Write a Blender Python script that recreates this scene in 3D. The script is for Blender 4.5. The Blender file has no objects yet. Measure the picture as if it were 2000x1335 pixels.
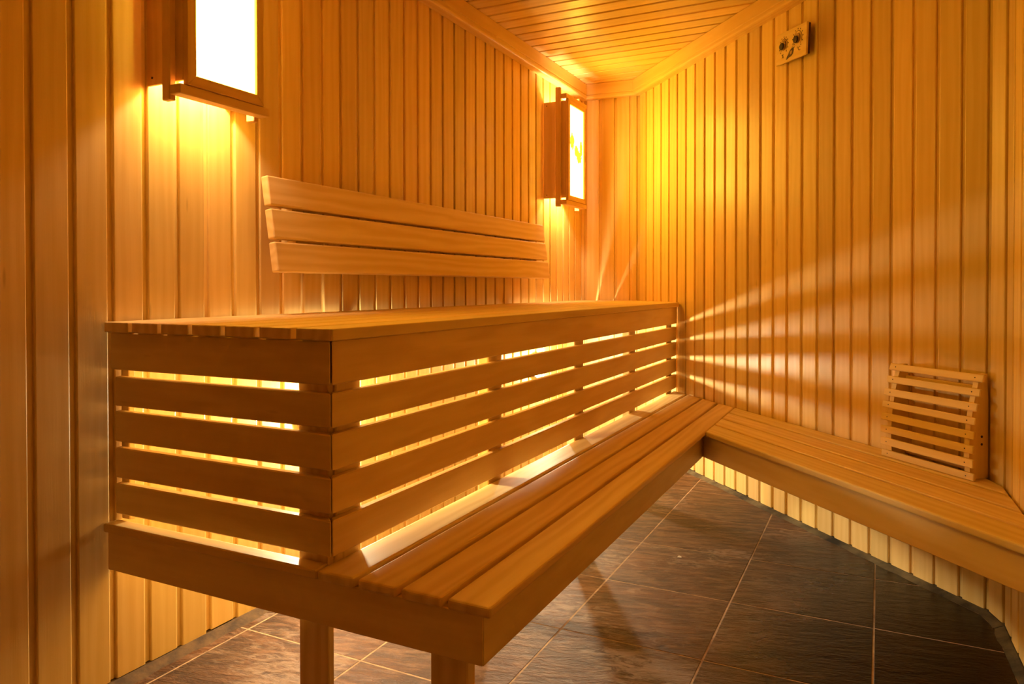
import bpy, bmesh, math, random
from mathutils import Matrix, Vector
random.seed(7)
scene = bpy.context.scene
col = scene.collection
R = math.radians

# ------------------------------------------------------------------ camera
F_PX, CY_PX = 1442.832, 578.107                 # focal length and optical centre row, for a 2000 x 1335 frame
yaw, pit, rol = R(26.5104), R(-0.7089), R(-0.0536)
fw = Vector((-math.sin(yaw), math.cos(yaw), 0)); rt = Vector((math.cos(yaw), math.sin(yaw), 0)); up = Vector((0, 0, 1))
fw2 = fw * math.cos(pit) + up * math.sin(pit); up2 = -fw * math.sin(pit) + up * math.cos(pit)
r2 = rt * math.cos(rol) + up2 * math.sin(rol); u2 = -rt * math.sin(rol) + up2 * math.cos(rol)
cam_data = bpy.data.cameras.new('camera'); cam = bpy.data.objects.new('camera', cam_data); col.objects.link(cam)
cam_data.sensor_fit = 'HORIZONTAL'; cam_data.sensor_width = 36; cam_data.lens = F_PX / 2000 * 36
cam_data.shift_y = -(667.5 - CY_PX) / 2000
cam_data.clip_start = 0.02
cam.matrix_world = Matrix(((r2.x, u2.x, -fw2.x, 1.8531), (r2.y, u2.y, -fw2.y, 0), (r2.z, u2.z, -fw2.z, 1.075), (0, 0, 0, 1)))
scene.camera = cam

# ------------------------------------------------------------------ world, exposure (all light comes from the lamps of the room)
w = bpy.data.worlds.new('world'); scene.world = w; w.use_nodes = True
w.node_tree.nodes['Background'].inputs[0].default_value = (0, 0, 0, 1)
vs = scene.view_settings
vs.view_transform = 'Standard'; vs.look = 'None'; vs.gamma = 1; vs.use_curve_mapping = False
vs.exposure = 0.28
scene.cycles.max_bounces = 8; scene.cycles.diffuse_bounces = 5; scene.cycles.glossy_bounces = 3
scene.cycles.use_adaptive_sampling = True; scene.cycles.adaptive_threshold = 0.05
scene.cycles.sample_clamp_indirect = 6; scene.cycles.use_denoising = True

# lamp light: the shaded lanterns on the wall give deep amber light, the bulkheads under the bench a paler one
PANEL_COL, PANEL_STR = (1.0, 0.56, 0.055), 26.0
BULB_COL, BULB_STR = (1.0, 0.68, 0.46), 420.0
BULK_COL, BULK_STR = (1.0, 0.84, 0.56), 660.0

# ------------------------------------------------------------------ room plan (front faces of the panelling), metres
CEIL = 2.448
A = R(42.1477); R0 = Vector((1.7083, 3.373)); DR = Vector((math.sin(A), -math.cos(A))); NR = Vector((-math.cos(A), -math.sin(A)))
def rw(s, off=0): return R0 + DR * s + NR * off
ROOM = [Vector((0, -0.9)), Vector((2.335, -0.9)), Vector((2.207, 2.756)), Vector((2.175, 2.857)), Vector((0.4058, 4.812)), Vector((0, 4.785))]
PITCH = 0.1055

def clip(poly, bound, inset=0.0):
    out = [Vector(p) for p in poly]
    n = len(bound)
    for i in range(n):
        a, b = bound[i], bound[(i + 1) % n]
        e = (b - a).normalized(); nn = Vector((-e.y, e.x)); a = a + nn * inset
        src, out = out, []
        for j in range(len(src)):
            p, q = src[j], src[(j + 1) % len(src)]
            dp, dq = (p - a).dot(nn), (q - a).dot(nn)
            if dp >= 0: out.append(p)
            if (dp >= 0) != (dq >= 0): out.append(p + (q - p) * (dp / (dp - dq)))
        if len(out) < 3: return []
    res = []
    for p in out:
        if not res or (p - res[-1]).length > 1e-4: res.append(p)
    if len(res) > 1 and (res[0] - res[-1]).length < 1e-4: res.pop()
    return res if len(res) >= 3 else []

# ------------------------------------------------------------------ materials
def nt(name):
    m = bpy.data.materials.new(name); m.use_nodes = True
    t = m.node_tree; b = t.nodes['Principled BSDF']
    return m, t, b
def N(t, kind, **kw):
    n = t.nodes.new(kind)
    for k, v in kw.items(): setattr(n, k, v)
    return n
def ramp(t, stops):
    r = t.nodes.new('ShaderNodeValToRGB'); e = r.color_ramp.elements
    while len(e) < len(stops): e.new(0.5)
    for i, (p, c) in enumerate(stops): e[i].position = p; e[i].color = (*c, 1)
    return r

def wood(name, light, dark, rough=0.36, figure=0.5, knots=0.5, spread=0.14, spec=0.5, streaks=0.55):
    """timber whose fibres run along the local x axis of each board; every board gets its own cut and tone"""
    m, t, b = nt(name); L = t.links
    tc = N(t, 'ShaderNodeTexCoord'); oi = N(t, 'ShaderNodeObjectInfo')
    mul = N(t, 'ShaderNodeVectorMath', operation='SCALE'); mul.inputs[0].default_value = (37.0, 11.0, 23.0)
    L.new(oi.outputs['Random'], mul.inputs['Scale'])
    add = N(t, 'ShaderNodeVectorMath', operation='ADD'); L.new(tc.outputs['Object'], add.inputs[0]); L.new(mul.outputs[0], add.inputs[1])
    def mapped(s):
        mp = N(t, 'ShaderNodeVectorMath', operation='MULTIPLY'); mp.inputs[1].default_value = s
        L.new(add.outputs[0], mp.inputs[0]); return mp.outputs[0]
    wave = N(t, 'ShaderNodeTexWave', wave_type='BANDS', bands_direction='Y', wave_profile='SIN')
    wave.inputs['Scale'].default_value = 2.6; wave.inputs['Distortion'].default_value = 9.0; wave.inputs['Detail'].default_value = 3.0
    wave.inputs['Detail Scale'].default_value = 1.1; wave.inputs['Detail Roughness'].default_value = 0.55
    L.new(mapped((0.42, 3.2, 3.2)), wave.inputs['Vector'])
    streak = N(t, 'ShaderNodeTexNoise'); streak.inputs['Scale'].default_value = 1.0; streak.inputs['Detail'].default_value = 3; streak.inputs['Roughness'].default_value = 0.6
    L.new(mapped((1.6, 46, 46)), streak.inputs['Vector'])
    fibre = N(t, 'ShaderNodeTexNoise'); fibre.inputs['Scale'].default_value = 1.0; fibre.inputs['Detail'].default_value = 1
    L.new(mapped((9, 420, 420)), fibre.inputs['Vector'])
    a1 = N(t, 'ShaderNodeMath', operation='MULTIPLY'); L.new(wave.outputs['Fac'], a1.inputs[0]); a1.inputs[1].default_value = figure
    a2 = N(t, 'ShaderNodeMath', operation='MULTIPLY_ADD'); L.new(streak.outputs['Fac'], a2.inputs[0]); a2.inputs[1].default_value = streaks; L.new(a1.outputs[0], a2.inputs[2])
    a3 = N(t, 'ShaderNodeMath', operation='MULTIPLY_ADD'); L.new(fibre.outputs['Fac'], a3.inputs[0]); a3.inputs[1].default_value = 0.16; L.new(a2.outputs[0], a3.inputs[2])
    cr = ramp(t, [(0.20, light), (0.85, dark)]); L.new(a3.outputs[0], cr.inputs[0])
    # small dark knots and pitch flecks
    vor = N(t, 'ShaderNodeTexVoronoi', feature='F1'); vor.inputs['Scale'].default_value = 1.0; L.new(mapped((1.9, 11, 11)), vor.inputs['Vector'])
    kr = ramp(t, [(0.02, (1, 1, 1)), (0.055, (0, 0, 0))]); L.new(vor.outputs['Distance'], kr.inputs[0])
    km = N(t, 'ShaderNodeMath', operation='MULTIPLY'); L.new(kr.outputs[0], km.inputs[0]); km.inputs[1].default_value = knots
    mx = N(t, 'ShaderNodeMix', data_type='RGBA'); L.new(km.outputs[0], mx.inputs[0]); L.new(cr.outputs[0], mx.inputs[6])
    mx.inputs[7].default_value = (dark[0] * 0.45, dark[1] * 0.35, dark[2] * 0.3, 1)
    hs = N(t, 'ShaderNodeHueSaturation')
    vm = N(t, 'ShaderNodeMapRange'); vm.inputs['To Min'].default_value = 1 - spread; vm.inputs['To Max'].default_value = 1 + spread * 0.6
    L.new(oi.outputs['Random'], vm.inputs['Value']); L.new(vm.outputs[0], hs.inputs['Value'])
    hm = N(t, 'ShaderNodeMath', operation='FRACT'); hq = N(t, 'ShaderNodeMath', operation='MULTIPLY'); hq.inputs[1].default_value = 17.3
    L.new(oi.outputs['Random'], hq.inputs[0]); L.new(hq.outputs[0], hm.inputs[0])
    hr = N(t, 'ShaderNodeMapRange'); hr.inputs['To Min'].default_value = 0.494; hr.inputs['To Max'].default_value = 0.506
    L.new(hm.outputs[0], hr.inputs['Value']); L.new(hr.outputs[0], hs.inputs['Hue'])
    L.new(mx.outputs[2], hs.inputs['Color']); L.new(hs.outputs[0], b.inputs['Base Color'])
    rr = N(t, 'ShaderNodeMapRange'); rr.inputs['To Min'].default_value = rough - 0.06; rr.inputs['To Max'].default_value = rough + 0.1
    L.new(streak.outputs['Fac'], rr.inputs['Value']); L.new(rr.outputs[0], b.inputs['Roughness'])
    b.inputs['Specular IOR Level'].default_value = spec
    bp = N(t, 'ShaderNodeBump'); bp.inputs['Strength'].default_value = 0.18; bp.inputs['Distance'].default_value = 0.0006
    L.new(fibre.outputs['Fac'], bp.inputs['Height']); L.new(bp.outputs[0], b.inputs['Normal'])
    return m

M = {}
M['panel'] = wood('panel_wood', (0.87, 0.645, 0.25), (0.75, 0.51, 0.155), rough=0.36, figure=0.22, knots=0.35, spread=0.16)
M['bench'] = wood('bench_wood', (0.86, 0.645, 0.27), (0.745, 0.515, 0.18), rough=0.50, figure=0.50, knots=0.30, spread=0.08, streaks=0.38)
M['trim'] = wood('trim_wood', (0.87, 0.645, 0.25), (0.77, 0.53, 0.17), rough=0.36, figure=0.35, knots=0.0, spread=0.06)
M['lamp_wood'] = wood('lamp_wood', (0.74, 0.49, 0.19), (0.62, 0.37, 0.12), rough=0.5, figure=0.25, knots=0.0, spread=0.06)
M['pale'] = wood('pale_wood', (0.90, 0.68, 0.26), (0.80, 0.55, 0.17), rough=0.5, figure=0.22, knots=0.0, spread=0.07)

def plain(name, c, rough=0.6, metal=0.0):
    m, t, b = nt(name); b.inputs['Base Color'].default_value = (*c, 1); b.inputs['Roughness'].default_value = rough; b.inputs['Metallic'].default_value = metal
    n = N(t, 'ShaderNodeTexNoise'); n.inputs['Scale'].default_value = 60; n.inputs['Detail'].default_value = 4
    mx = N(t, 'ShaderNodeMix', data_type='RGBA'); mx.inputs[6].default_value = (*[v * 0.8 for v in c], 1); mx.inputs[7].default_value = (*[min(1, v * 1.15) for v in c], 1)
    t.links.new(n.outputs['Fac'], mx.inputs[0]); t.links.new(mx.outputs[2], b.inputs['Base Color'])
    return m
M['screw'] = plain('dark_screw', (0.035, 0.02, 0.012), 0.5)
M['ink'] = plain('brown_ink', (0.05, 0.022, 0.008), 0.6)
M['dark_back'] = plain('dark_back_plate', (0.10, 0.035, 0.012), 0.5)
M['brass'] = plain('dial_boss', (0.40, 0.28, 0.12), 0.35, 0.7)
M['white_metal'] = plain('white_enamel', (0.75, 0.72, 0.66), 0.4)
M['scrap'] = plain('pale_scrap', (0.75, 0.68, 0.55), 0.7)
M['slab'] = plain('wall_core', (0.10, 0.055, 0.025), 0.9)

def emit(name, c, s):
    m, t, b = nt(name); t.nodes.remove(b)
    e = N(t, 'ShaderNodeEmission'); e.inputs[0].default_value = (*c, 1); e.inputs[1].default_value = s
    t.links.new(e.outputs[0], t.nodes['Material Output'].inputs[0]); return m, t, e
M['tube'], _, _ = emit('lit_bulb', BULB_COL, BULB_STR)
M['bulkhead_glass'], _, _ = emit('lit_bulkhead_glass', BULK_COL, BULK_STR)
M['glass'], _, _ = emit('backlit_frosted_glass', PANEL_COL, PANEL_STR)
# the far lantern's pane carries a yellow leaf print
gm, gt, ge = emit('backlit_printed_glass', PANEL_COL, PANEL_STR)
M['glass_print'] = gm
tc = N(gt, 'ShaderNodeTexCoord'); acc = None
nz = N(gt, 'ShaderNodeTexNoise'); nz.inputs['Scale'].default_value = 55; nz.inputs['Detail'].default_value = 3; gt.links.new(tc.outputs['Object'], nz.inputs['Vector'])
for (cx, cz, sx, sz) in ((0.05, 0.335, 0.055, 0.075), (0.12, 0.285, 0.050, 0.055), (0.165, 0.255, 0.065, 0.060), (0.20, 0.31, 0.035, 0.08)):
    sb = N(gt, 'ShaderNodeVectorMath', operation='SUBTRACT'); sb.inputs[1].default_value = (cx, 0, cz); gt.links.new(tc.outputs['Object'], sb.inputs[0])
    dv = N(gt, 'ShaderNodeVectorMath', operation='MULTIPLY'); dv.inputs[1].default_value = (1 / sx, 0, 1 / sz); gt.links.new(sb.outputs[0], dv.inputs[0])
    ln = N(gt, 'ShaderNodeVectorMath', operation='LENGTH'); gt.links.new(dv.outputs[0], ln.inputs[0])
    inv = N(gt, 'ShaderNodeMath', operation='SUBTRACT', use_clamp=True); inv.inputs[0].default_value = 1.0; gt.links.new(ln.outputs['Value'], inv.inputs[1])
    if acc is None: acc = inv.outputs[0]
    else:
        mxx = N(gt, 'ShaderNodeMath', operation='MAXIMUM'); gt.links.new(acc, mxx.inputs[0]); gt.links.new(inv.outputs[0], mxx.inputs[1]); acc = mxx.outputs[0]
pr = N(gt, 'ShaderNodeMath', operation='MULTIPLY'); gt.links.new(acc, pr.inputs[0]); gt.links.new(nz.outputs['Fac'], pr.inputs[1])
prr = ramp(gt, [(0.13, (0, 0, 0)), (0.22, (1, 1, 1))]); gt.links.new(pr.outputs[0], prr.inputs[0])
pm = N(gt, 'ShaderNodeMix', data_type='RGBA'); gt.links.new(prr.outputs[0], pm.inputs[0])
pm.inputs[6].default_value = (*PANEL_COL, 1); pm.inputs[7].default_value = (0.055, 0.036, 0.0015, 1); gt.links.new(pm.outputs[2], ge.inputs[0])

def make_tile_mat():
    m, t, b = nt('brown_slate_tile'); L = t.links
    geo = N(t, 'ShaderNodeNewGeometry'); oi = N(t, 'ShaderNodeObjectInfo')
    sc = N(t, 'ShaderNodeVectorMath', operation='SCALE'); sc.inputs[0].default_value = (5, 9, 3); L.new(oi.outputs['Random'], sc.inputs['Scale'])
    ad = N(t, 'ShaderNodeVectorMath', operation='ADD'); L.new(geo.outputs['Position'], ad.inputs[0]); L.new(sc.outputs[0], ad.inputs[1])
    rot = N(t, 'ShaderNodeVectorRotate', rotation_type='Z_AXIS'); rot.inputs['Angle'].default_value = R(-14); L.new(ad.outputs[0], rot.inputs['Vector'])
    def mp(s):
        k = N(t, 'ShaderNodeVectorMath', operation='MULTIPLY'); k.inputs[1].default_value = s; L.new(rot.outputs[0], k.inputs[0]); return k.outputs[0]
    def noise(vec, det=6, rough=0.6, dist=0.0):
        n = N(t, 'ShaderNodeTexNoise'); n.inputs['Scale'].default_value = 1; n.inputs['Detail'].default_value = det; n.inputs['Roughness'].default_value = rough; n.inputs['Distortion'].default_value = dist
        L.new(vec, n.inputs['Vector']); return n.outputs['Fac']
    cleft = noise(mp((9, 34, 1)), 7, 0.62, 0.6); patch = noise(mp((3.2, 5, 1)), 4, 0.55, 0.4); fine = noise(mp((60, 170, 1)), 4, 0.6)
    c1 = ramp(t, [(0.38, (0.024, 0.010, 0.004)), (0.50, (0.088, 0.042, 0.019)), (0.61, (0.200, 0.110, 0.058))]); L.new(cleft, c1.inputs[0])
    c2 = ramp(t, [(0.35, (0.060, 0.038, 0.022)), (0.65, (0.150, 0.060, 0.020))]); L.new(patch, c2.inputs[0])
    mx = N(t, 'ShaderNodeMix', data_type='RGBA'); mx.inputs[0].default_value = 0.45; L.new(c1.outputs[0], mx.inputs[6]); L.new(c2.outputs[0], mx.inputs[7])
    # dried mineral bloom along the walked joints
    bl = noise(mp((13, 30, 1)), 6, 0.7, 1.2); bz = noise(mp((1.7, 2.1, 1)), 2, 0.5)
    blm = N(t, 'ShaderNodeMath', operation='MULTIPLY'); L.new(bl, blm.inputs[0]); L.new(bz, blm.inputs[1])
    br = ramp(t, [(0.28, (0, 0, 0)), (0.37, (0.6, 0.6, 0.6))]); L.new(blm.outputs[0], br.inputs[0])
    m2 = N(t, 'ShaderNodeMix', data_type='RGBA'); L.new(br.outputs[0], m2.inputs[0]); L.new(mx.outputs[2], m2.inputs[6]); m2.inputs[7].default_value = (0.30, 0.22, 0.16, 1)
    # puddled water by the side bench: darkens and polishes the stone
    sp = N(t, 'ShaderNodeVectorMath', operation='SUBTRACT'); sp.inputs[1].default_value = (1.98, 2.62, 0); L.new(geo.outputs['Position'], sp.inputs[0])
    wr = N(t, 'ShaderNodeVectorRotate', rotation_type='Z_AXIS'); wr.inputs['Angle'].default_value = R(12); L.new(sp.outputs[0], wr.inputs['Vector'])
    dv = N(t, 'ShaderNodeVectorMath', operation='MULTIPLY'); dv.inputs[1].default_value = (1 / 0.46, 1 / 0.95, 0); L.new(wr.outputs[0], dv.inputs[0])
    ln = N(t, 'ShaderNodeVectorMath', operation='LENGTH'); L.new(dv.outputs[0], ln.inputs[0])
    wn = noise(mp((5, 8, 1)), 4, 0.6, 0.8)
    wa = N(t, 'ShaderNodeMath', operation='MULTIPLY_ADD'); L.new(wn, wa.inputs[0]); wa.inputs[1].default_value = 0.9; L.new(ln.outputs['Value'], wa.inputs[2])
    wet = ramp(t, [(0.0, (1, 1, 1)), (0.55, (1, 1, 1)), (1.0, (0, 0, 0))])
    wsc = N(t, 'ShaderNodeMath', operation='MULTIPLY'); wsc.inputs[1].default_value = 0.5; L.new(wa.outputs[0], wsc.inputs[0]); L.new(wsc.outputs[0], wet.inputs[0])
    m3 = N(t, 'ShaderNodeMix', data_type='RGBA', blend_type='MULTIPLY'); L.new(wet.outputs[0], m3.inputs[0]); L.new(m2.outputs[2], m3.inputs[6]); m3.inputs[7].default_value = (0.13, 0.09, 0.055, 1)
    L.new(m3.outputs[2], b.inputs['Base Color']); b.inputs['Specular IOR Level'].default_value = 0.24
    rr = N(t, 'ShaderNodeMapRange'); rr.inputs['To Min'].default_value = 0.46; rr.inputs['To Max'].default_value = 0.22; L.new(wet.outputs[0], rr.inputs['Value']); L.new(rr.outputs[0], b.inputs['Roughness'])
    h = N(t, 'ShaderNodeMath', operation='MULTIPLY_ADD'); L.new(fine, h.inputs[0]); h.inputs[1].default_value = 0.42; L.new(cleft, h.inputs[2])
    bp = N(t, 'ShaderNodeBump'); bp.inputs['Distance'].default_value = 0.011
    bs = N(t, 'ShaderNodeMapRange'); bs.inputs['To Min'].default_value = 0.85; bs.inputs['To Max'].default_value = 0.35; L.new(wet.outputs[0], bs.inputs['Value']); L.new(bs.outputs[0], bp.inputs['Strength'])
    L.new(h.outputs[0], bp.inputs['Height']); L.new(bp.outputs[0], b.inputs['Normal'])
    return m
M['tile'] = make_tile_mat()

def mortar(name, c1, c2, rough=0.85, scale=16):
    m, t, b = nt(name); L = t.links
    geo = N(t, 'ShaderNodeNewGeometry')
    n = N(t, 'ShaderNodeTexNoise'); n.inputs['Scale'].default_value = scale; n.inputs['Detail'].default_value = 8; n.inputs['Roughness'].default_value = 0.65
    L.new(geo.outputs['Position'], n.inputs['Vector'])
    c = ramp(t, [(0.35, c1), (0.68, c2)]); L.new(n.outputs['Fac'], c.inputs[0]); L.new(c.outputs[0], b.inputs['Base Color'])
    b.inputs['Roughness'].default_value = rough
    bp = N(t, 'ShaderNodeBump'); bp.inputs['Strength'].default_value = 0.6; bp.inputs['Distance'].default_value = 0.005
    L.new(n.outputs['Fac'], bp.inputs['Height']); L.new(bp.outputs[0], b.inputs['Normal'])
    return m
M['grout'] = mortar('sand_grout', (0.22, 0.14, 0.075), (0.50, 0.35, 0.20))
M['cove'] = mortar('damp_mortar_cove', (0.012, 0.008, 0.003), (0.20, 0.155, 0.075), 0.85, 5)
M['cove_brown'] = mortar('brown_mortar_cove', (0.035, 0.018, 0.005), (0.13, 0.075, 0.025))

# ------------------------------------------------------------------ object helpers
PM = {}                                            # matrices of thing roots
def link(name, me, mat, parent=None, mw=None):
    o = bpy.data.objects.new(name, me); col.objects.link(o)
    if mat is not None and not me.materials: me.materials.append(mat)
    mw = mw or Matrix()
    if parent is not None:
        o.parent = parent; o.matrix_parent_inverse = PM.get(parent.name, Matrix()).inverted()
    o.matrix_basis = mw
    PM[o.name] = mw
    return o
def thing(name, label, cat, loc, group=None):
    o = bpy.data.objects.new(name, None); col.objects.link(o); o.empty_display_size = 0.1
    o.location = loc; PM[o.name] = Matrix.Translation(loc)
    o['label'] = label; o['category'] = cat
    if group: o['group'] = group
    return o
def frame(o, x, y, z): # columns
    return Matrix(((x[0], y[0], z[0], o[0]), (x[1], y[1], z[1], o[1]), (x[2], y[2], z[2], o[2]), (0, 0, 0, 1)))
def bm_mesh(bm, name, smooth=False):
    bmesh.ops.recalc_face_normals(bm, faces=bm.faces)
    me = bpy.data.meshes.new(name); bm.to_mesh(me); bm.free()
    if smooth:
        for p in me.polygons: p.use_smooth = True
    return me
CACHE = {}
def prism_mesh(name, pts, z0, z1, bev=0.0, seg=1):
    key = (name, tuple((round(p[0], 4), round(p[1], 4)) for p in pts), round(z0, 4), round(z1, 4), bev, seg)
    if key in CACHE: return CACHE[key]
    bm = bmesh.new()
    lo = [bm.verts.new((p[0], p[1], z0)) for p in pts]; hi = [bm.verts.new((p[0], p[1], z1)) for p in pts]
    n = len(pts)
    bm.faces.new(hi); bm.faces.new(lo[::-1])
    for i in range(n): bm.faces.new((lo[i], lo[(i + 1) % n], hi[(i + 1) % n], hi[i]))
    bmesh.ops.recalc_face_normals(bm, faces=bm.faces)
    if bev > 0: bmesh.ops.bevel(bm, geom=list(bm.edges), offset=bev, segments=seg, affect='EDGES', profile=0.5, clamp_overlap=True)
    me = bm_mesh(bm, name); CACHE[key] = me
    return me
def matcopy(me, mat):
    if me.materials and me.materials[0] != mat:
        me = me.copy(); me.materials.clear()
    return me
def box(name, lo, hi, mat, parent=None, axis='x', bev=0.0025, seg=1):
    """box between two corners; its grain (local x) runs along `axis`"""
    lo, hi = Vector(lo), Vector(hi); d = hi - lo; c = lo
    if axis == 'x': mw = frame(c, (1, 0, 0), (0, 1, 0), (0, 0, 1)); L, W, T = d.x, d.y, d.z
    elif axis == 'y': mw = frame((hi.x, lo.y, lo.z), (0, 1, 0), (-1, 0, 0), (0, 0, 1)); L, W, T = d.y, d.x, d.z
    else: mw = frame((lo.x, lo.y, lo.z), (0, 0, 1), (1, 0, 0), (0, 1, 0)); L, W, T = d.z, d.x, d.y
    me = matcopy(prism_mesh(name, [(0, 0), (L, 0), (L, W), (0, W)], 0, T, bev, seg), mat)
    return link(name, me, mat, parent, mw)
def slab_poly(name, poly, z0, z1, mat, parent, xdir, bev=0.003, seg=1):
    """plank seen in plan as a polygon (world xy); grain along xdir"""
    x = Vector((xdir[0], xdir[1])).normalized(); y = Vector((-x.y, x.x))
    o = poly[0]
    pts = [((p - o).dot(x), (p - o).dot(y)) for p in poly]
    mw = frame((o.x, o.y, z0), (x.x, x.y, 0), (y.x, y.y, 0), (0, 0, 1))
    return link(name, matcopy(prism_mesh(name, pts, 0, z1 - z0, bev, seg), mat), mat, parent, mw)
def struct(o):
    o['kind'] = 'structure'; return o
def disc(name, c, nrm, r, h, mat, parent, seg=14):
    nrm = Vector(nrm).normalized(); q = nrm.to_track_quat('Z', 'Y').to_matrix().to_4x4()
    key = (name, r, h, seg)
    if key not in CACHE:
        bm = bmesh.new(); bmesh.ops.create_cone(bm, cap_ends=True, segments=seg, radius1=r, radius2=r, depth=h)
        bmesh.ops.translate(bm, verts=bm.verts, vec=(0, 0, h / 2)); CACHE[key] = bm_mesh(bm, name)
    return link(name, matcopy(CACHE[key], mat), mat, parent, Matrix.Translation(c) @ q)

# ------------------------------------------------------------------ setting: floor
fl = prism_mesh('floor', [(-0.08, -1.0), (2.5, -1.0), (2.5, 3.0), (0.5, 5.0), (-0.08, 4.95)], -0.06, -0.0007)
floor = struct(link('floor', fl, M['grout'])); floor['label'] = 'dark brown slate tile floor with sandy grout joints'
T = 0.4405; TX, TY, JG = 0.958, 2.138, 0.0026
for i in range(-3, 5):
    for j in range(-8, 8):
        x0, y0 = TX + i * T, TY + j * T
        p = clip([(x0 + JG, y0 + JG), (x0 + T - JG, y0 + JG), (x0 + T - JG, y0 + T - JG), (x0 + JG, y0 + T - JG)], ROOM, 0.028)
        if not p: continue
        if max((a - b).length for a in p for b in p) < 0.06: continue
        o = slab_poly('tile', p, -0.012, random.uniform(-0.0004, 0.0004), M['tile'], floor, (1, 0), 0.0012)

# ------------------------------------------------------------------ setting: panelled walls
def board_profile(w):
    g = 0.0175
    return [(0, -0.014), (0, -0.0095), (g, -0.0095), (g, -0.003), (g + 0.0012, -0.0009), (g + 0.0035, 0), (w - 0.004, 0), (w - 0.0012, -0.0009), (w, -0.003), (w, -0.014)]
def board_mesh(w, L):
    key = ('board', round(w, 4), round(L, 4))
    if key in CACHE: return CACHE[key]
    bm = bmesh.new(); pr = board_profile(w) if w > 0.03 else [(0, -0.014), (0, 0), (w, 0), (w, -0.014)]
    a = [bm.verts.new((0, p[0], p[1])) for p in pr]; b = [bm.verts.new((L, p[0], p[1])) for p in pr]
    n = len(pr); bm.faces.new(a); bm.faces.new(b[::-1])
    for i in range(n): bm.faces.new((a[i], b[i], b[(i + 1) % n], a[(i + 1) % n]))
    me = bm_mesh(bm, 'board'); CACHE[key] = me
    return me
def wall(name, a, b, first, label, z0=0.012, flip=False):
    """panelled wall from a to b (room on the left of a->b); first = distance of one joint from a"""
    a, b = Vector(a), Vector(b); d = (b - a); Ln = d.length; d.normalize(); n = Vector((-d.y, d.x))
    pts = [(0, 0), (Ln, 0), (Ln, 0.05), (0, 0.05)]
    back = a - n * 0.0145
    mw = frame((back.x, back.y, -0.02), (d.x, d.y, 0), (-n.x, -n.y, 0), (0, 0, 1))
    wl = struct(link(name, prism_mesh(name, pts, 0, CEIL + 0.04), M['slab'], None, mw)); wl['label'] = label
    s = first - math.ceil(first / PITCH) * PITCH
    while s < Ln - 0.002:
        s0, s1 = max(s, 0.0), min(s + PITCH, Ln)
        if s1 - s0 > 0.006:
            zb = z0 + random.choice((0, 0, 0.002, -0.003, 0.003))
            if flip:
                p = a + d * s1
                mw = frame((p.x, p.y, CEIL - 0.01), (0, 0, -1), (-d.x, -d.y, 0), (n.x, n.y, 0))
            else:
                p = a + d * s0
                mw = frame((p.x, p.y, zb), (0, 0, 1), (d.x, d.y, 0), (n.x, n.y, 0))
            if flip: me = board_mesh(s1 - s0, CEIL - 0.01 - zb)
            else: me = board_mesh(s1 - s0, CEIL - 0.01 - zb)
            link('board', me, M['panel'], wl, mw)
        s += PITCH
    return wl
# left wall runs from far (y=4.785) to near so the room lies on its left
YJ = 1.0719
wall('wall_left', ROOM[5], ROOM[0], (4.785 - (YJ + 0.006)) % PITCH, 'wall of vertical honey-coloured boards behind the tiered bench', flip=True)
wall('wall_back', ROOM[4], ROOM[5], (ROOM[4] - Vector((0.357, 4.80))).length, 'narrow board-clad end wall beyond the far lantern')
# right diagonal wall, from near end to far end
sE = (ROOM[3] - R0).dot(DR)
wall('wall_right', ROOM[3], ROOM[4], (sE - (-1.837 + 0.004)) % PITCH, 'board-clad diagonal wall above the side bench', flip=False)
wall('wall_corner', ROOM[2], ROOM[3], 0.0, 'single board turning the corner beside the headrest')
wall('wall_side', ROOM[1], ROOM[2], (ROOM[2] - ROOM[1]).length % PITCH, 'board-clad wall at the right edge of the picture')
wall('wall_front', ROOM[0], ROOM[1], 0.05, 'board-clad wall behind the viewer')

# mortar coves where wall meets floor
def cove(name, a, b, h, dep, mat):
    a, b = Vector(a), Vector(b); d = (b - a); Ln = d.length; d.normalize(); n = Vector((-d.y, d.x))
    bm = bmesh.new(); rows = []; seg = max(2, int(Ln / 0.05))
    for i in range(seg + 1):
        s = Ln * i / seg; jit = random.uniform(-0.006, 0.006); jh = random.uniform(-0.0015, 0.0015)
        prof = [(-0.012, -0.01), (-0.012, h - 0.002), (0.002, h - 0.002), (dep * 0.4 + jit * 0.4, h * 0.55 + jh), (dep + jit, -0.0005), (dep + jit, -0.01)]
        if i in (0, seg): pass
        row = []
        for q, z in prof:
            p = a + d * s + n * q; row.append(bm.verts.new((p.x, p.y, z)))
        rows.append(row)
    m = len(rows[0])
    for i in range(seg):
        for k in range(m): bm.faces.new((rows[i][k], rows[i + 1][k], rows[i + 1][(k + 1) % m], rows[i][(k + 1) % m]))
    bm.faces.new(rows[0]); bm.faces.new(rows[-1][::-1])
    return struct(link(name, bm_mesh(bm, name), mat))
cove('baseboard_left', ROOM[5], ROOM[0], 0.012, 0.045, M['cove_brown'])
cove('baseboard_back', ROOM[4], ROOM[5], 0.012, 0.035, M['cove'])
cove('baseboard_right', ROOM[3], ROOM[4], 0.013, 0.032, M['cove'])
cove('baseboard_corner', ROOM[2], ROOM[3], 0.012, 0.03, M['cove'])
cove('baseboard_side', ROOM[1], ROOM[2], 0.012, 0.03, M['cove'])

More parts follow.
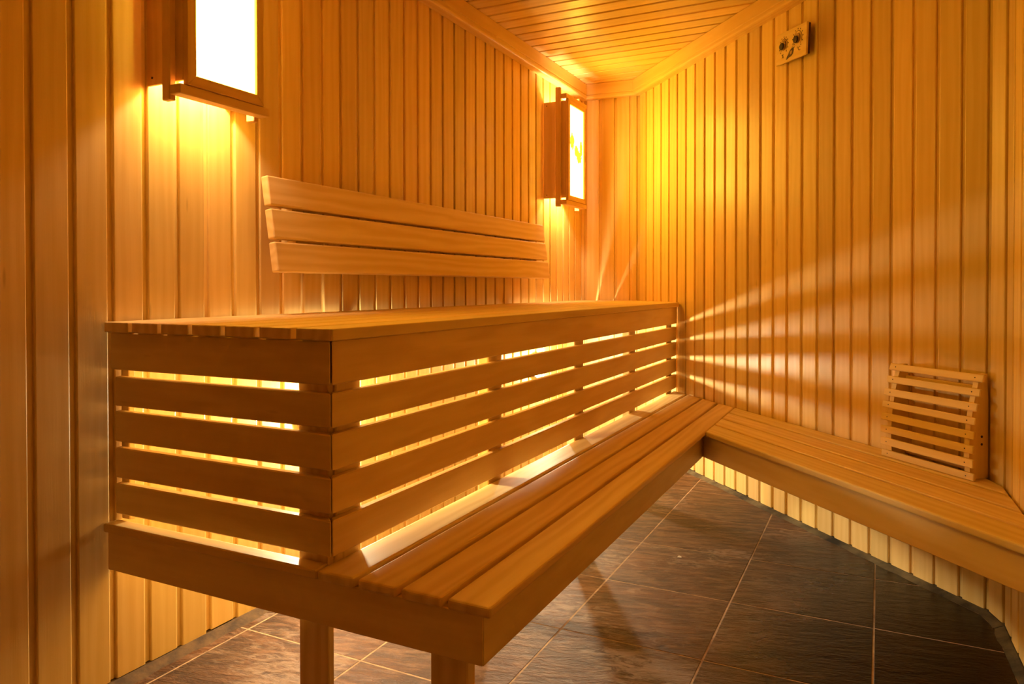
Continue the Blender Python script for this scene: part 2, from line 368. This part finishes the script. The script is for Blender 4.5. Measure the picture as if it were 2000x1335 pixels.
# ------------------------------------------------------------------ setting: ceiling boards and crown moulding
cp = [(-0.08, -1.0), (2.5, -1.0), (2.5, 3.0), (0.5, 5.0), (-0.08, 4.95)]
ceil = struct(link('ceiling', prism_mesh('ceiling', cp, CEIL + 0.0145, CEIL + 0.08), M['slab'])); ceil['label'] = 'ceiling of narrow boards laid across the room'
yj = 4.153 % PITCH
k = -10
def ceil_board(poly):
    """board face down with a shadow groove along its near edge, clipped to the room plan"""
    bm = bmesh.new()
    vs_ = [bm.verts.new((p.x, p.y, 0)) for p in poly]; f = bm.faces.new(vs_)
    return bm, f
while True:
    y0 = yj + k * PITCH; k += 1
    if y0 > 4.9: break
    g = 0.016
    face = clip([(-0.1, y0 + g), (2.5, y0 + g), (2.5, y0 + PITCH), (-0.1, y0 + PITCH)], ROOM, 0.004)
    tong = clip([(-0.1, y0), (2.5, y0), (2.5, y0 + g), (-0.1, y0 + g)], ROOM, 0.004)
    if not face or not tong: continue
    bm = bmesh.new()
    def add_prism(poly, za, zb, bev):
        lo = [bm.verts.new((p.x - face[0].x, p.y - face[0].y, za)) for p in poly]; hi = [bm.verts.new((p.x - face[0].x, p.y - face[0].y, zb)) for p in poly]
        n = len(poly); fs = [bm.faces.new(hi), bm.faces.new(lo[::-1])]
        for i in range(n): fs.append(bm.faces.new((lo[i], lo[(i + 1) % n], hi[(i + 1) % n], hi[i])))
        bmesh.ops.recalc_face_normals(bm, faces=fs)
        if bev:
            es = [e for e in bm.edges if e.verts[0] in lo and e.verts[1] in lo]
            bmesh.ops.bevel(bm, geom=es, offset=bev, segments=1, affect='EDGES')
    add_prism(face, 0, 0.014, 0.0025); add_prism(tong, 0.009, 0.014, 0)
    link('board', bm_mesh(bm, 'ceiling_board'), M['panel'], ceil, Matrix.Translation((face[0].x, face[0].y, CEIL)))

MOULD = [(0, 2.352), (0.054, 2.346), (0.061, 2.349), (0.0635, 2.356), (0.0635, 2.369), (0.059, 2.3715), (0.059, 2.3735), (0.0635, 2.377), (0.0645, CEIL - 0.003), (0.060, CEIL), (0, CEIL)]
def offs(i, dep):
    n = len(ROOM); p = ROOM[i]; e0 = (p - ROOM[i - 1]).normalized(); e1 = (ROOM[(i + 1) % n] - p).normalized()
    n0 = Vector((-e0.y, e0.x)); n1 = Vector((-e1.y, e1.x)); b = (n0 + n1).normalized()
    return p + b * (dep / b.dot(n0))
trim_n = [0]
def moulding(i, f0=0.0, f1=1.0):
    j = (i + 1) % len(ROOM); bm = bmesh.new(); rows = []
    d = (ROOM[j] - ROOM[i]).normalized(); nn = Vector((-d.y, d.x))
    base = ROOM[i] + (ROOM[j] - ROOM[i]) * f0
    for f, vtx in ((f0, i), (f1, j)):
        row = []
        for dep, z in MOULD:
            if f in (0.0, 1.0): p = offs(vtx, dep)
            else: p = ROOM[i] + (ROOM[j] - ROOM[i]) * f + nn * dep + d * (0.02 - (z - 2.352) * 0.6)
            q = p - base; row.append(bm.verts.new((q.dot(d), q.dot(nn), z - 2.352)))
        rows.append(row)
    m = len(MOULD)
    for k in range(m): bm.faces.new((rows[0][k], rows[1][k], rows[1][(k + 1) % m], rows[0][(k + 1) % m]))
    bm.faces.new(rows[0]); bm.faces.new(rows[1][::-1])
    trim_n[0] += 1
    o = struct(link('trim_%d' % trim_n[0], bm_mesh(bm, 'crown_moulding'), M['trim'], None, frame((base.x, base.y, 2.352), (d.x, d.y, 0), (nn.x, nn.y, 0), (0, 0, 1))))
    o['label'] = 'wooden crown moulding with a bead line'
    return o
moulding(0); moulding(1); moulding(2); moulding(3); moulding(4)
fj = (4.785 - 3.42) / 5.685
moulding(5, 0.0, fj); moulding(5, fj + 0.0002, 1.0)

# ------------------------------------------------------------------ upper bench
ZU, ZUB = 0.9835, 0.9565
EY = 1.272; FY = 1.293; FX = 0.757
ub = thing('upper_bench', 'tall upper bench tier with slatted top and open slatted front', 'bench', (0.4, 1.3, 0))
far_in = 0.006
for i in range(7):
    x0 = 0.004 + i * 0.1115; x1 = x0 + 0.0965
    if i == 6: x1 = 0.778
    p = clip([(x0, EY), (x1, EY), (x1, 6), (x0, 6)], ROOM, far_in)
    slab_poly('seat_slat', p, ZUB, ZU, M['bench'], ub, (0, 1), 0.003, 2)
ST = 0.022
def front_board(name, z0, z1, x, y0, th, bev=0.003):
    """horizontal board facing +x, ending at the diagonal wall, mitred at the near corner"""
    p = clip([(x - th, y0 + th), (x, y0), (x, 6), (x - th, 6)], ROOM, 0.012)
    p = sorted(p, key=lambda v: 0)  # keep order
    return slab_poly(name, p, z0, z1, M['bench'], ub, (0, 1), bev)
def end_board(name, z0, z1, y, x0, x1, th, parent, bev=0.003, mitre=True):
    q = [Vector((x0, y)), Vector((x1, y)), Vector((x1 - (th if mitre else 0), y + th)), Vector((x0, y + th))]
    return slab_poly(name, q, z0, z1, M['bench'], parent, (1, 0), bev)
front_board('fascia_board', 0.8556, 0.9562, FX + 0.004, FY - 0.002, ST)
end_board('fascia_board', 0.8556, 0.9553, FY - 0.004, 0.008, FX + 0.001, ST, ub)
for z0, z1 in ((0.7584, 0.8367), (0.6628, 0.7443), (0.5656, 0.6467), (0.4687, 0.5506)):
    front_board('front_slat', z0, z1, FX, FY + 0.001, ST)
    end_board('end_slat', z0, z1, FY, 0.018, FX - 0.0015, ST, ub)
PX0, PX1 = FX - ST - 0.037, FX - ST - 0.0005
for y0, y1 in ((1.335, 1.425), (2.0705, 2.1668), (2.8175, 2.9168), (3.5496, 3.653), (4.262, 4.385)):
    box('post', (PX0, y0, 0.0005 if y0 > 2 else 0.4300), (PX1, y1, ZUB - 0.001), M['bench'], ub, 'z', 0.003)
EPY = FY + ST + 0.0005
for x0, x1, zp in ((0.012, 0.045, 0.4485), (0.640, 0.728, 0.0005)):
    box('post', (x0, EPY, zp), (x1, EPY + 0.019, ZUB - 0.001), M['bench'], ub, 'z', 0.002)
for y in (2.21, 2.96, 3.69):   # bearers under the seat slats
    box('bearer', (0.006, y, ZUB - 0.07), (PX1, y + 0.035, ZUB - 0.0005), M['bench'], ub, 'x', 0.002)

# ------------------------------------------------------------------ lower bench
ZL, ZLB, ZFB = 0.4475, 0.4240, 0.3212
LE, LW, LFX, LFE = 1.266, 1.1735, 1.152, 1.277
lb = thing('lower_bench', 'long low bench step of four slats running beneath the upper tier', 'bench', (0.9, 1.3, 0))
for x0, x1 in ((0.737, 0.8370), (0.8490, 0.9475), (0.9615, 1.0600), (1.0745, LW)):
    p = clip([(x0, LE), (x1, LE), (x1, 6), (x0, 6)], ROOM, 0.007)
    slab_poly('seat_slat', p, ZLB, ZL, M['bench'], lb, (0, 1), 0.0065, 3)
slab_poly('end_board', [Vector((0.004, LE)), Vector((0.7335, LE)), Vector((0.7335, LE + 0.046)), Vector((0.004, LE + 0.046))], ZLB, ZL, M['bench'], lb, (1, 0), 0.005, 2)
TH = 0.024
end_board('fascia_board', ZFB, ZLB - 0.0006, LFE, 0.008, LFX, TH, lb, 0.002)
q = [Vector((LFX - TH, LFE + TH)), Vector((LFX, LFE)), Vector((LFX, 3.36)), Vector((LFX - TH, 3.36))]
slab_poly('fascia_board', q, ZFB, ZLB - 0.0006, M['bench'], lb, (0, 1), 0.002)
LY = LFE + TH + 0.0005
for x0 in (1.011,):
    box('leg', (x0, LY, 0.0005), (x0 + 0.090, LY + 0.034, ZLB - 0.001), M['bench'], lb, 'z', 0.003)
for xc in (0.843, 0.9545, 1.0672):                  # unseen strips added to stop light rising through the slat gaps
    p = clip([(xc - 0.022, LFE + TH + 0.04), (xc + 0.022, LFE + TH + 0.04), (xc + 0.022, 6), (xc - 0.022, 6)], ROOM, 0.007)
    slab_poly('gap_light_blocker', p, ZLB - 0.0145, ZLB - 0.0003, M['bench'], lb, (0, 1), 0.001)
for y in (2.08, 2.83, 3.56):
    box('bearer', (FX - 0.02, y, ZFB + 0.03), (LFX - TH - 0.0005, y + 0.035, ZLB - 0.0150), M['bench'], lb, 'x', 0.002)

# ------------------------------------------------------------------ side bench along the diagonal wall
sb = thing('side_bench', 'wall-hung side bench of four slats along the diagonal wall', 'bench', (*rw(0, 0.25), 0.32))
LIM = [Vector((LW + 0.003, -2)), Vector((6, -2)), Vector((6, 6)), Vector((LW + 0.003, 6))]
LIMF = [Vector((LFX + 0.0004, -2)), Vector((6, -2)), Vector((6, 6)), Vector((LFX + 0.0004, 6))]
for i in range(4):
    o0 = 0.006 + i * 0.1195; o1 = o0 + 0.1030
    if i == 3: o1 = 0.4835
    p = [rw(-2, o0), rw(-2, o1), rw(3, o1), rw(3, o0)]
    p = clip(p, LIM); p = clip(p, ROOM, 0.006)
    slab_poly('seat_slat', p, ZLB, ZL, M['bench'], sb, DR, 0.006, 3)
for i in range(3):                                 # hidden strips added under the slats, blocking light so gaps look dark
    oc = 0.006 + i * 0.1195 + 0.111
    p = clip(clip([rw(-2, oc - 0.022), rw(-2, oc + 0.022), rw(3, oc + 0.022), rw(3, oc - 0.022)], LIM), ROOM, 0.006)
    slab_poly('gap_light_blocker', p, ZLB - 0.0145, ZLB - 0.0003, M['bench'], sb, DR, 0.001)
p = [rw(-2, 0.461 - TH), rw(-2, 0.461), rw(3, 0.461), rw(3, 0.461 - TH)]
p = clip(clip(p, LIMF), ROOM, 0.006)
slab_poly('fascia_board', p, ZFB, ZLB - 0.0006, M['bench'], sb, DR, 0.002)
p = clip(clip([rw(-0.6, 0.003), rw(-0.6, 0.033), rw(0.67, 0.033), rw(0.67, 0.003)], LIM), ROOM, 0.003)
slab_poly('wall_ledger', p, ZFB + 0.03, ZLB - 0.0006, M['bench'], sb, DR, 0.002)
for s in (-0.25, 0.2, 0.6):
    p = [rw(s, 0.034), rw(s, 0.461 - TH - 0.001), rw(s + 0.035, 0.461 - TH - 0.001), rw(s + 0.035, 0.034)]
    p = clip(p, LIM)
    if p: slab_poly('bearer', p, ZFB + 0.035, ZLB - 0.0150, M['bench'], sb, NR, 0.002)

# ------------------------------------------------------------------ backrest on the left wall
br = thing('seat_back', 'three-slat wooden backrest leaning out from the left wall', 'backrest', (0.03, 2.9, 1.12))
Y0, Y1 = 1.80, 4.00
top = Vector((0.064, 1.441)); bot = Vector((0.112, 1.126)); dv = (bot - top); HL = dv.length; dv.normalize()
nv = Vector((-dv.y, dv.x));  nv = nv if nv.x > 0 else -nv
TB = 0.030; gap = 0.0105; hb = (HL - 2 * gap) / 3
for i in range(3):
    a = top + dv * (i * (hb + gap)); o = a - nv * TB
    # local x along +y world, local y up the slope (against dv), local z outward
    e = a + dv * hb - nv * TB
    mw = frame((e.x, Y0, e.y), (0, 1, 0), (-dv.x, 0, -dv.y), (nv.x, 0, nv.y))
    # right-handed: x=(0,1,0), y=(-dv), z = x cross y
    xx = Vector((0, 1, 0)); yy = Vector((-dv.x, 0, -dv.y)); zz = xx.cross(yy)
    if zz.dot(Vector((nv.x, 0, nv.y))) < 0:
        xx = -xx; zz = xx.cross(yy); mw = frame((e.x, Y1, e.y), xx, yy, zz)
    me = prism_mesh('backrest_slat', [(0, 0), (Y1 - Y0, 0), (Y1 - Y0, hb), (0, hb)], 0, TB, 0.006, 3)
    link('backrest_slat', me, M['bench'], br, mw)
for y in (1.93, 3.84):
    a = top + dv * 0.03 - nv * (TB + 0.0005); b = bot - dv * 0.06 - nv * (TB + 0.0005)
    # wedge cleat between wall and slats, cross-section in xz
    pts = [(0.0015, a.y), (a.x, a.y), (b.x, b.y), (0.0015, b.y)]
    bm = bmesh.new()
    f0 = [bm.verts.new((z - b.y, x, 0)) for x, z in pts]; f1 = [bm.verts.new((z - b.y, x, 0.055)) for x, z in pts]
    bm.faces.new(f0); bm.faces.new(f1[::-1])
    for i in range(4): bm.faces.new((f0[i], f1[i], f1[(i + 1) % 4], f0[(i + 1) % 4]))
    link('cleat', bm_mesh(bm, 'cleat'), M['bench'], br, frame((0, y, b.y), (0, 0, 1), (1, 0, 0), (0, 1, 0)))

# ------------------------------------------------------------------ wall lanterns
def lantern(y0, y1, z0, z1, label, glass):
    W = M['lamp_wood']
    r = thing('wall_lantern', label, 'lamp', (0, (y0 + y1) / 2, z0), 'wooden lanterns on the left wall')
    zb, zt = z0 + 0.014, z1 - 0.010
    t = 0.008
    for ys in (y0, y1 - t):
        box('side_panel', (0.001, ys, zb), (0.083, ys + t, zt), W, r, 'z', 0.0012)
        box('side_panel', (0.1135, ys, zb), (0.146, ys + t, zt), W, r, 'z', 0.0012)
    for ys in (y0 - 0.021, y1 + 0.0003):
        box('upright_batten', (0.087, ys, z0 - 0.040), (0.119, ys + 0.0207, z1 + 0.070), W, r, 'z', 0.0025)
        for zz in (z0 + 0.008, z1 - 0.008):
            pass
    for za in (z0 - 0.0275, z1 + 0.0005):
        box('cross_batten', (0.1195, y0 - 0.022, za), (0.161, y1 + 0.026, za + 0.027), W, r, 'y', 0.0025)
    fw_, ft = 0.030, 0.018
    X0, X1 = 0.1465, 0.1465 + ft
    # mitred front frame
    def stile(pts):
        bm = bmesh.new(); a = [bm.verts.new((X0, p[0], p[1])) for p in pts]; b = [bm.verts.new((X1, p[0], p[1])) for p in pts]
        return bm, a, b
    cs = [(y0, z0), (y1, z0), (y1, z1), (y0, z1)]; ci = [(y0 + fw_, z0 + fw_), (y1 - fw_, z0 + fw_), (y1 - fw_, z1 - fw_), (y0 + fw_, z1 - fw_)]
    for i in range(4):
        j = (i + 1) % 4; pl = [cs[i], cs[j], ci[j], ci[i]]
        d = Vector((0, cs[j][0] - cs[i][0], cs[j][1] - cs[i][1])).normalized(); e = Vector((1, 0, 0)).cross(d)
        o = Vector((X0, *cs[i]))
        pts = [((Vector((X0, *q)) - o).dot(d), (Vector((X0, *q)) - o).dot(e)) for q in pl]
        link('frame_rail', prism_mesh('frame_rail', pts, 0, ft, 0.0015), W, r, frame(o, d, e, (1, 0, 0)))
    gy0, gy1, gz0, gz1 = y0 + fw_ + 0.0005, y1 - fw_ - 0.0005, z0 + fw_ + 0.0005, z1 - fw_ - 0.0005
    me = prism_mesh('glass_pane', [(0, 0), (gy1 - gy0, 0), (gy1 - gy0, 0.004), (0, 0.004)], 0, gz1 - gz0)
    link('glass_pane', matcopy(me, glass), glass, r, frame((X0 + 0.010, gy0, gz0), (0, 1, 0), (-1, 0, 0), (0, 0, 1)))
    # two round bulbs in side-facing holders
    yc = (y0 + y1) / 2
    for zz in (z0 + 0.14, z1 - 0.14):
        bm = bmesh.new(); bmesh.ops.create_uvsphere(bm, u_segments=16, v_segments=10, radius=0.025)
        link('bulb', bm_mesh(bm, 'bulb', True), M['tube'], r, Matrix.Translation((0.080, yc, zz)))
        disc('bulb_holder', (0.001, yc, zz), (1, 0, 0), 0.016, 0.053, M['white_metal'], r, 14)
    for zz in (z0 + 0.035, z1 - 0.032):
        disc('screw', (0.022, y0 - 0.0004 + 0.0005, zz), (0, -1, 0), 0.0034, 0.0012, M['screw'], r, 10)
    return r
lantern(1.411, 1.690, 1.627, 2.237, 'large near wooden lantern with white glowing pane at top left', M['glass'])
lantern(4.150, 4.444, 1.602, 2.212, 'far wooden lantern with yellow marks on its pane beside the corner', M['glass_print'])

# ------------------------------------------------------------------ bulkhead lamps under the upper bench
def bulkhead(y, z, label):
    r = thing('bulkhead_lamp', label, 'lamp', (0, y, z), 'bulkhead lamps under the bench')
    disc('base', (0.0005, y, z), (1, 0, 0), 0.066, 0.020, M['white_metal'], r, 28)
    bm = bmesh.new(); bmesh.ops.create_uvsphere(bm, u_segments=20, v_segments=10, radius=0.052)
    bmesh.ops.bisect_plane(bm, geom=bm.verts[:] + bm.edges[:] + bm.faces[:], plane_co=(0, 0, 0), plane_no=(0, 0, -1), clear_outer=True)
    for v in bm.verts: v.co.z *= 0.85
    link('glass_dome', bm_mesh(bm, 'glass_dome', True), M['bulkhead_glass'], r, Matrix.Translation((0.021, y, z)) @ Matrix.Rotation(R(90), 4, 'Y'))
bulkhead(2.06, 0.62, 'round bulkhead lamp glowing behind the near end slats')
bulkhead(4.02, 0.60, 'round bulkhead lamp glowing behind the far front slats')

# ------------------------------------------------------------------ slatted headrest on the side bench
hr = thing('slatted_headrest', 'curved slatted wooden headrest propped on the side bench corner', 'headrest', (*rw(0.52, 0.05), ZL))
def hw(s, off, z): p = rw(s, off); return Vector((p.x, p.y, z))
prof = [(0.050, 0.7904, 0.0575, 0.7666), (0.0635, 0.7445, 0.0700, 0.7207), (0.0755, 0.6987, 0.0815, 0.6731), (0.0840, 0.6527, 0.0880, 0.6289),
        (0.0895, 0.6086, 0.0930, 0.5831), (0.0930, 0.5626, 0.0960, 0.5369), (0.0940, 0.5181, 0.0955, 0.4906), (0.0890, 0.4725, 0.0905, 0.4482)]
s0, s1 = 0.322, 0.718
ts = 0.0115
for (oa, za, ob, zb) in prof:
    a = Vector((oa, za)); b = Vector((ob, zb)); d = (a - b); h = d.length; d.normalize(); n = Vector((d.y, -d.x))
    n = n if n.x > 0 else -n
    c = b - n * ts
    yy = Vector((NR.x * d.x, NR.y * d.x, d.y)); zz = Vector((NR.x * n.x, NR.y * n.x, n.y)); xx = yy.cross(zz)
    org = hw(s0 if xx.dot(Vector((DR.x, DR.y, 0))) > 0 else s1, c.x, c.y)
    sl = link('slat', prism_mesh('slat', [(0, 0), (s1 - s0, 0), (s1 - s0, h), (0, h)], 0, ts, 0.0022), M['pale'], hr, frame(org, xx, yy, zz))
    for s in (s0 + 0.030, s1 - 0.030):
        m_ = (a + b) * 0.5; disc('screw', hw(s, m_.x - 0.0003, m_.y), zz, 0.0021, 0.0010, M['screw'], hr, 8)
def side(sA, sB):
    pts = [(0.003, ZL + 0.0008)]
    lo = prof[-1]; pts.append((lo[2] - ts - 0.0006, ZL + 0.0008))
    for (oa, za, ob, zb) in prof[::-1]: pts.append(((oa + ob) / 2 - ts - 0.0022, (za + zb) / 2))
    pts.append((prof[0][0] - ts - 0.0022, prof[0][1] - 0.003)); pts.append((prof[0][0] - ts - 0.03, prof[0][1] - 0.001)); pts.append((0.003, 0.70))
    # mesh: local x up, local y out from the wall, local z along the wall
    bm = bmesh.new(); base = hw(sA, 0, ZL)
    f0 = [bm.verts.new((z - ZL, o, 0)) for o, z in pts]; f1 = [bm.verts.new((z - ZL, o, sB - sA)) for o, z in pts]
    bm.faces.new(f0); bm.faces.new(f1[::-1]); n = len(pts)
    for i in range(n): bm.faces.new((f0[i], f1[i], f1[(i + 1) % n], f0[(i + 1) % n]))
    return link('side_panel', bm_mesh(bm, 'headrest_side'), M['pale'], hr, frame(base, (0, 0, 1), (NR.x, NR.y, 0), (DR.x, DR.y, 0)))
side(s0 + 0.019, s0 + 0.039); pan = side(s1 - 0.045, s1 - 0.025)
for z in (0.585, 0.560):
    disc('bolt_hole_shade', hw(s1 - 0.0249, 0.030, z), (DR.x, DR.y, 0), 0.0042, 0.0010, M['screw'], hr, 12)  # dark surface discs painting in the shade of the bolt holes
for z in (0.735, 0.48):
    c = [rw(s0 + 0.0395, 0.004), rw(s0 + 0.0395, 0.019), rw(s1 - 0.0455, 0.019), rw(s1 - 0.0455, 0.004)]
    slab_poly('back_rail', c, z - 0.02, z + 0.012, M['pale'], hr, DR, 0.002)

# ------------------------------------------------------------------ thermometer and hygrometer plate
dvx = thing('thermo_hygrometer', 'small wooden thermometer and hygrometer plate with two dials', 'thermometer', (*rw(-0.30, 0.01), 2.17))
# hangs slightly skewed: right end proud of the wall
pL, pR = rw(-0.415, 0.027), rw(-0.172, 0.049)
dx = (pR - pL); DW = dx.length; dx.normalize(); dn = Vector((dx.y, -dx.x)); dn = dn if dn.dot(NR) > 0 else -dn
roll = R(-4.0)
ex = Vector((dx.x * math.cos(roll), dx.y * math.cos(roll), math.sin(roll))); en = Vector((dn.x, dn.y, 0)); ez = en.cross(ex)
ez = ez if ez.z > 0 else -ez
DH = 0.140
org = Vector((pL.x, pL.y, 2.107)) 
def dp(u, v, n_=0.0): return org + ex * u + ez * v + en * n_
DF = frame(org, ex, ez, ex.cross(ez))
sgn = 1 if ex.cross(ez).dot(en) > 0 else -1
def dplate(name, u0, v0, u1, v1, n0, n1, mat, bev):
    me = prism_mesh(name, [(u0, v0), (u1, v0), (u1, v1), (u0, v1)], min(sgn * n0, sgn * n1), max(sgn * n0, sgn * n1), bev)
    return link(name, me, mat, dvx, DF)
dplate('face_plate', 0, 0, DW, DH, -0.010, 0, M['pale'], 0.0012)
dplate('back_plate', 0.004, 0.004, DW - 0.003, DH - 0.003, -0.0215, -0.0102, M['dark_back'], 0.001)
def ring(u, v, r0, r1, h, name='dial_ring', a0=0, a1=360, seg=28):
    bm = bmesh.new(); prev = None; first = None
    for i in range(seg + 1):
        t_ = R(a0 + (a1 - a0) * i / seg); c, s = math.cos(t_), math.sin(t_)
        row = [bm.verts.new((u + c * rr, v + s * rr, sgn * hh)) for rr, hh in ((r0, 0.0001), (r1, 0.0001), (r1, h), (r0, h))]
        if prev:
            for q in range(4): bm.faces.new((prev[q], row[q], row[(q + 1) % 4], prev[(q + 1) % 4]))
        prev = row
    return link(name, bm_mesh(bm, name), M['ink'], dvx, DF)
def bar(u0, v0, u1, v1, wd, h, name, mat):
    d = Vector((u1 - u0, v1 - v0)); L_ = d.length; d.normalize(); e = Vector((-d.y, d.x)) * wd / 2
    pts = [(u0 + e.x, v0 + e.y), (u0 - e.x, v0 - e.y), (u1 - e.x, v1 - e.y), (u1 + e.x, v1 + e.y)]
    return link(name, prism_mesh(name, pts, min(0.0001 * sgn, sgn * h), max(0.0001 * sgn, sgn * h)), mat, dvx, DF)
def text(s, u, v, size, name):
    cu = bpy.data.curves.new(name, 'FONT'); cu.body = s; cu.size = size; cu.align_x = 'CENTER'; cu.align_y = 'CENTER'; cu.extrude = 0.0003
    tmp = bpy.data.objects.new('tmp', cu); col.objects.link(tmp)
    me = bpy.data.meshes.new_from_object(tmp.evaluated_get(bpy.context.evaluated_depsgraph_get())); bpy.data.objects.remove(tmp)
    for vtx in me.vertices: vtx.co = Vector((vtx.co.x + u, vtx.co.y + v, sgn * (0.0004 + vtx.co.z)))
    return link(name, me, M['ink'], dvx, DF)
for (u, v, rr, ang) in ((0.062, 0.080, 0.030, 62), (0.176, 0.084, 0.034, 225)):
    ring(u, v, rr - 0.0020, rr, 0.0006, 'dial_ring', -50, 230)
    for i in range(11):
        t_ = R(-50 + 28 * i); c, s = math.cos(t_), math.sin(t_)
        bar(u + c * (rr + 0.005), v + s * (rr + 0.005), u + c * (rr + 0.0105), v + s * (rr + 0.0105), 0.0050, 0.0005, 'dial_mark', M['ink'])
    disc('dial_boss', dp(u, v, 0.0002), en, 0.022, 0.006, M['brass'], dvx, 20)
    disc('dial_hub', dp(u - 0.005, v - 0.004, 0.0063), en, 0.0155, 0.005, M['ink'], dvx, 16)
    t_ = R(ang); nl = rr + (0.016 if ang > 180 else 0.004)
    nd = bar(u, v, u + math.cos(t_) * nl, v + math.sin(t_) * nl, 0.0022, 0.0008, 'needle', M['ink'])
    nd.matrix_basis = DF @ Matrix.Translation((0, 0, sgn * 0.0062))
text('%', 0.056, 0.032, 0.026, 'percent_mark'); text('°C', 0.186, 0.036, 0.026, 'celsius_mark')
# scorched emblem low in the middle: an oval with a tail
bm = bmesh.new(); vs1 = []
em = [(0.086, 0.009), (0.098, 0.011), (0.112, 0.016), (0.128, 0.018), (0.142, 0.026), (0.147, 0.040), (0.146, 0.052), (0.136, 0.053), (0.122, 0.050), (0.110, 0.042), (0.103, 0.031), (0.092, 0.022)]
link('emblem', prism_mesh('emblem', em, min(sgn * 0.0001, sgn * 0.0005), max(sgn * 0.0001, sgn * 0.0005)), M['ink'], dvx, DF); bm.free()
link('emblem_highlight', prism_mesh('emblem_highlight', [(0.118, 0.026), (0.131, 0.028), (0.136, 0.039), (0.127, 0.044), (0.116, 0.038)], min(sgn * 0.0005, sgn * 0.0008), max(sgn * 0.0005, sgn * 0.0008)), M['brass'], dvx, DF)

# ------------------------------------------------------------------ crumb on the floor
bm = bmesh.new(); ps = [bm.verts.new(p) for p in ((0, 0, 0), (0.016, 0.003, 0), (0.014, 0.011, 0), (0.003, 0.010, 0), (0.001, 0.001, 0.0035), (0.015, 0.004, 0.006), (0.012, 0.010, 0.0035), (0.004, 0.009, 0.005))]
for f in ((3, 2, 1, 0), (4, 5, 6, 7), (0, 1, 5, 4), (1, 2, 6, 5), (2, 3, 7, 6), (3, 0, 4, 7)): bm.faces.new([ps[i] for i in f])
o = link('paper_scrap', bm_mesh(bm, 'paper_scrap'), M['scrap'], None, Matrix.Translation((1.135, 2.91, 0.0006)))
o['label'] = 'tiny pale crumpled paper scrap on the tile floor'; o['category'] = 'scrap'
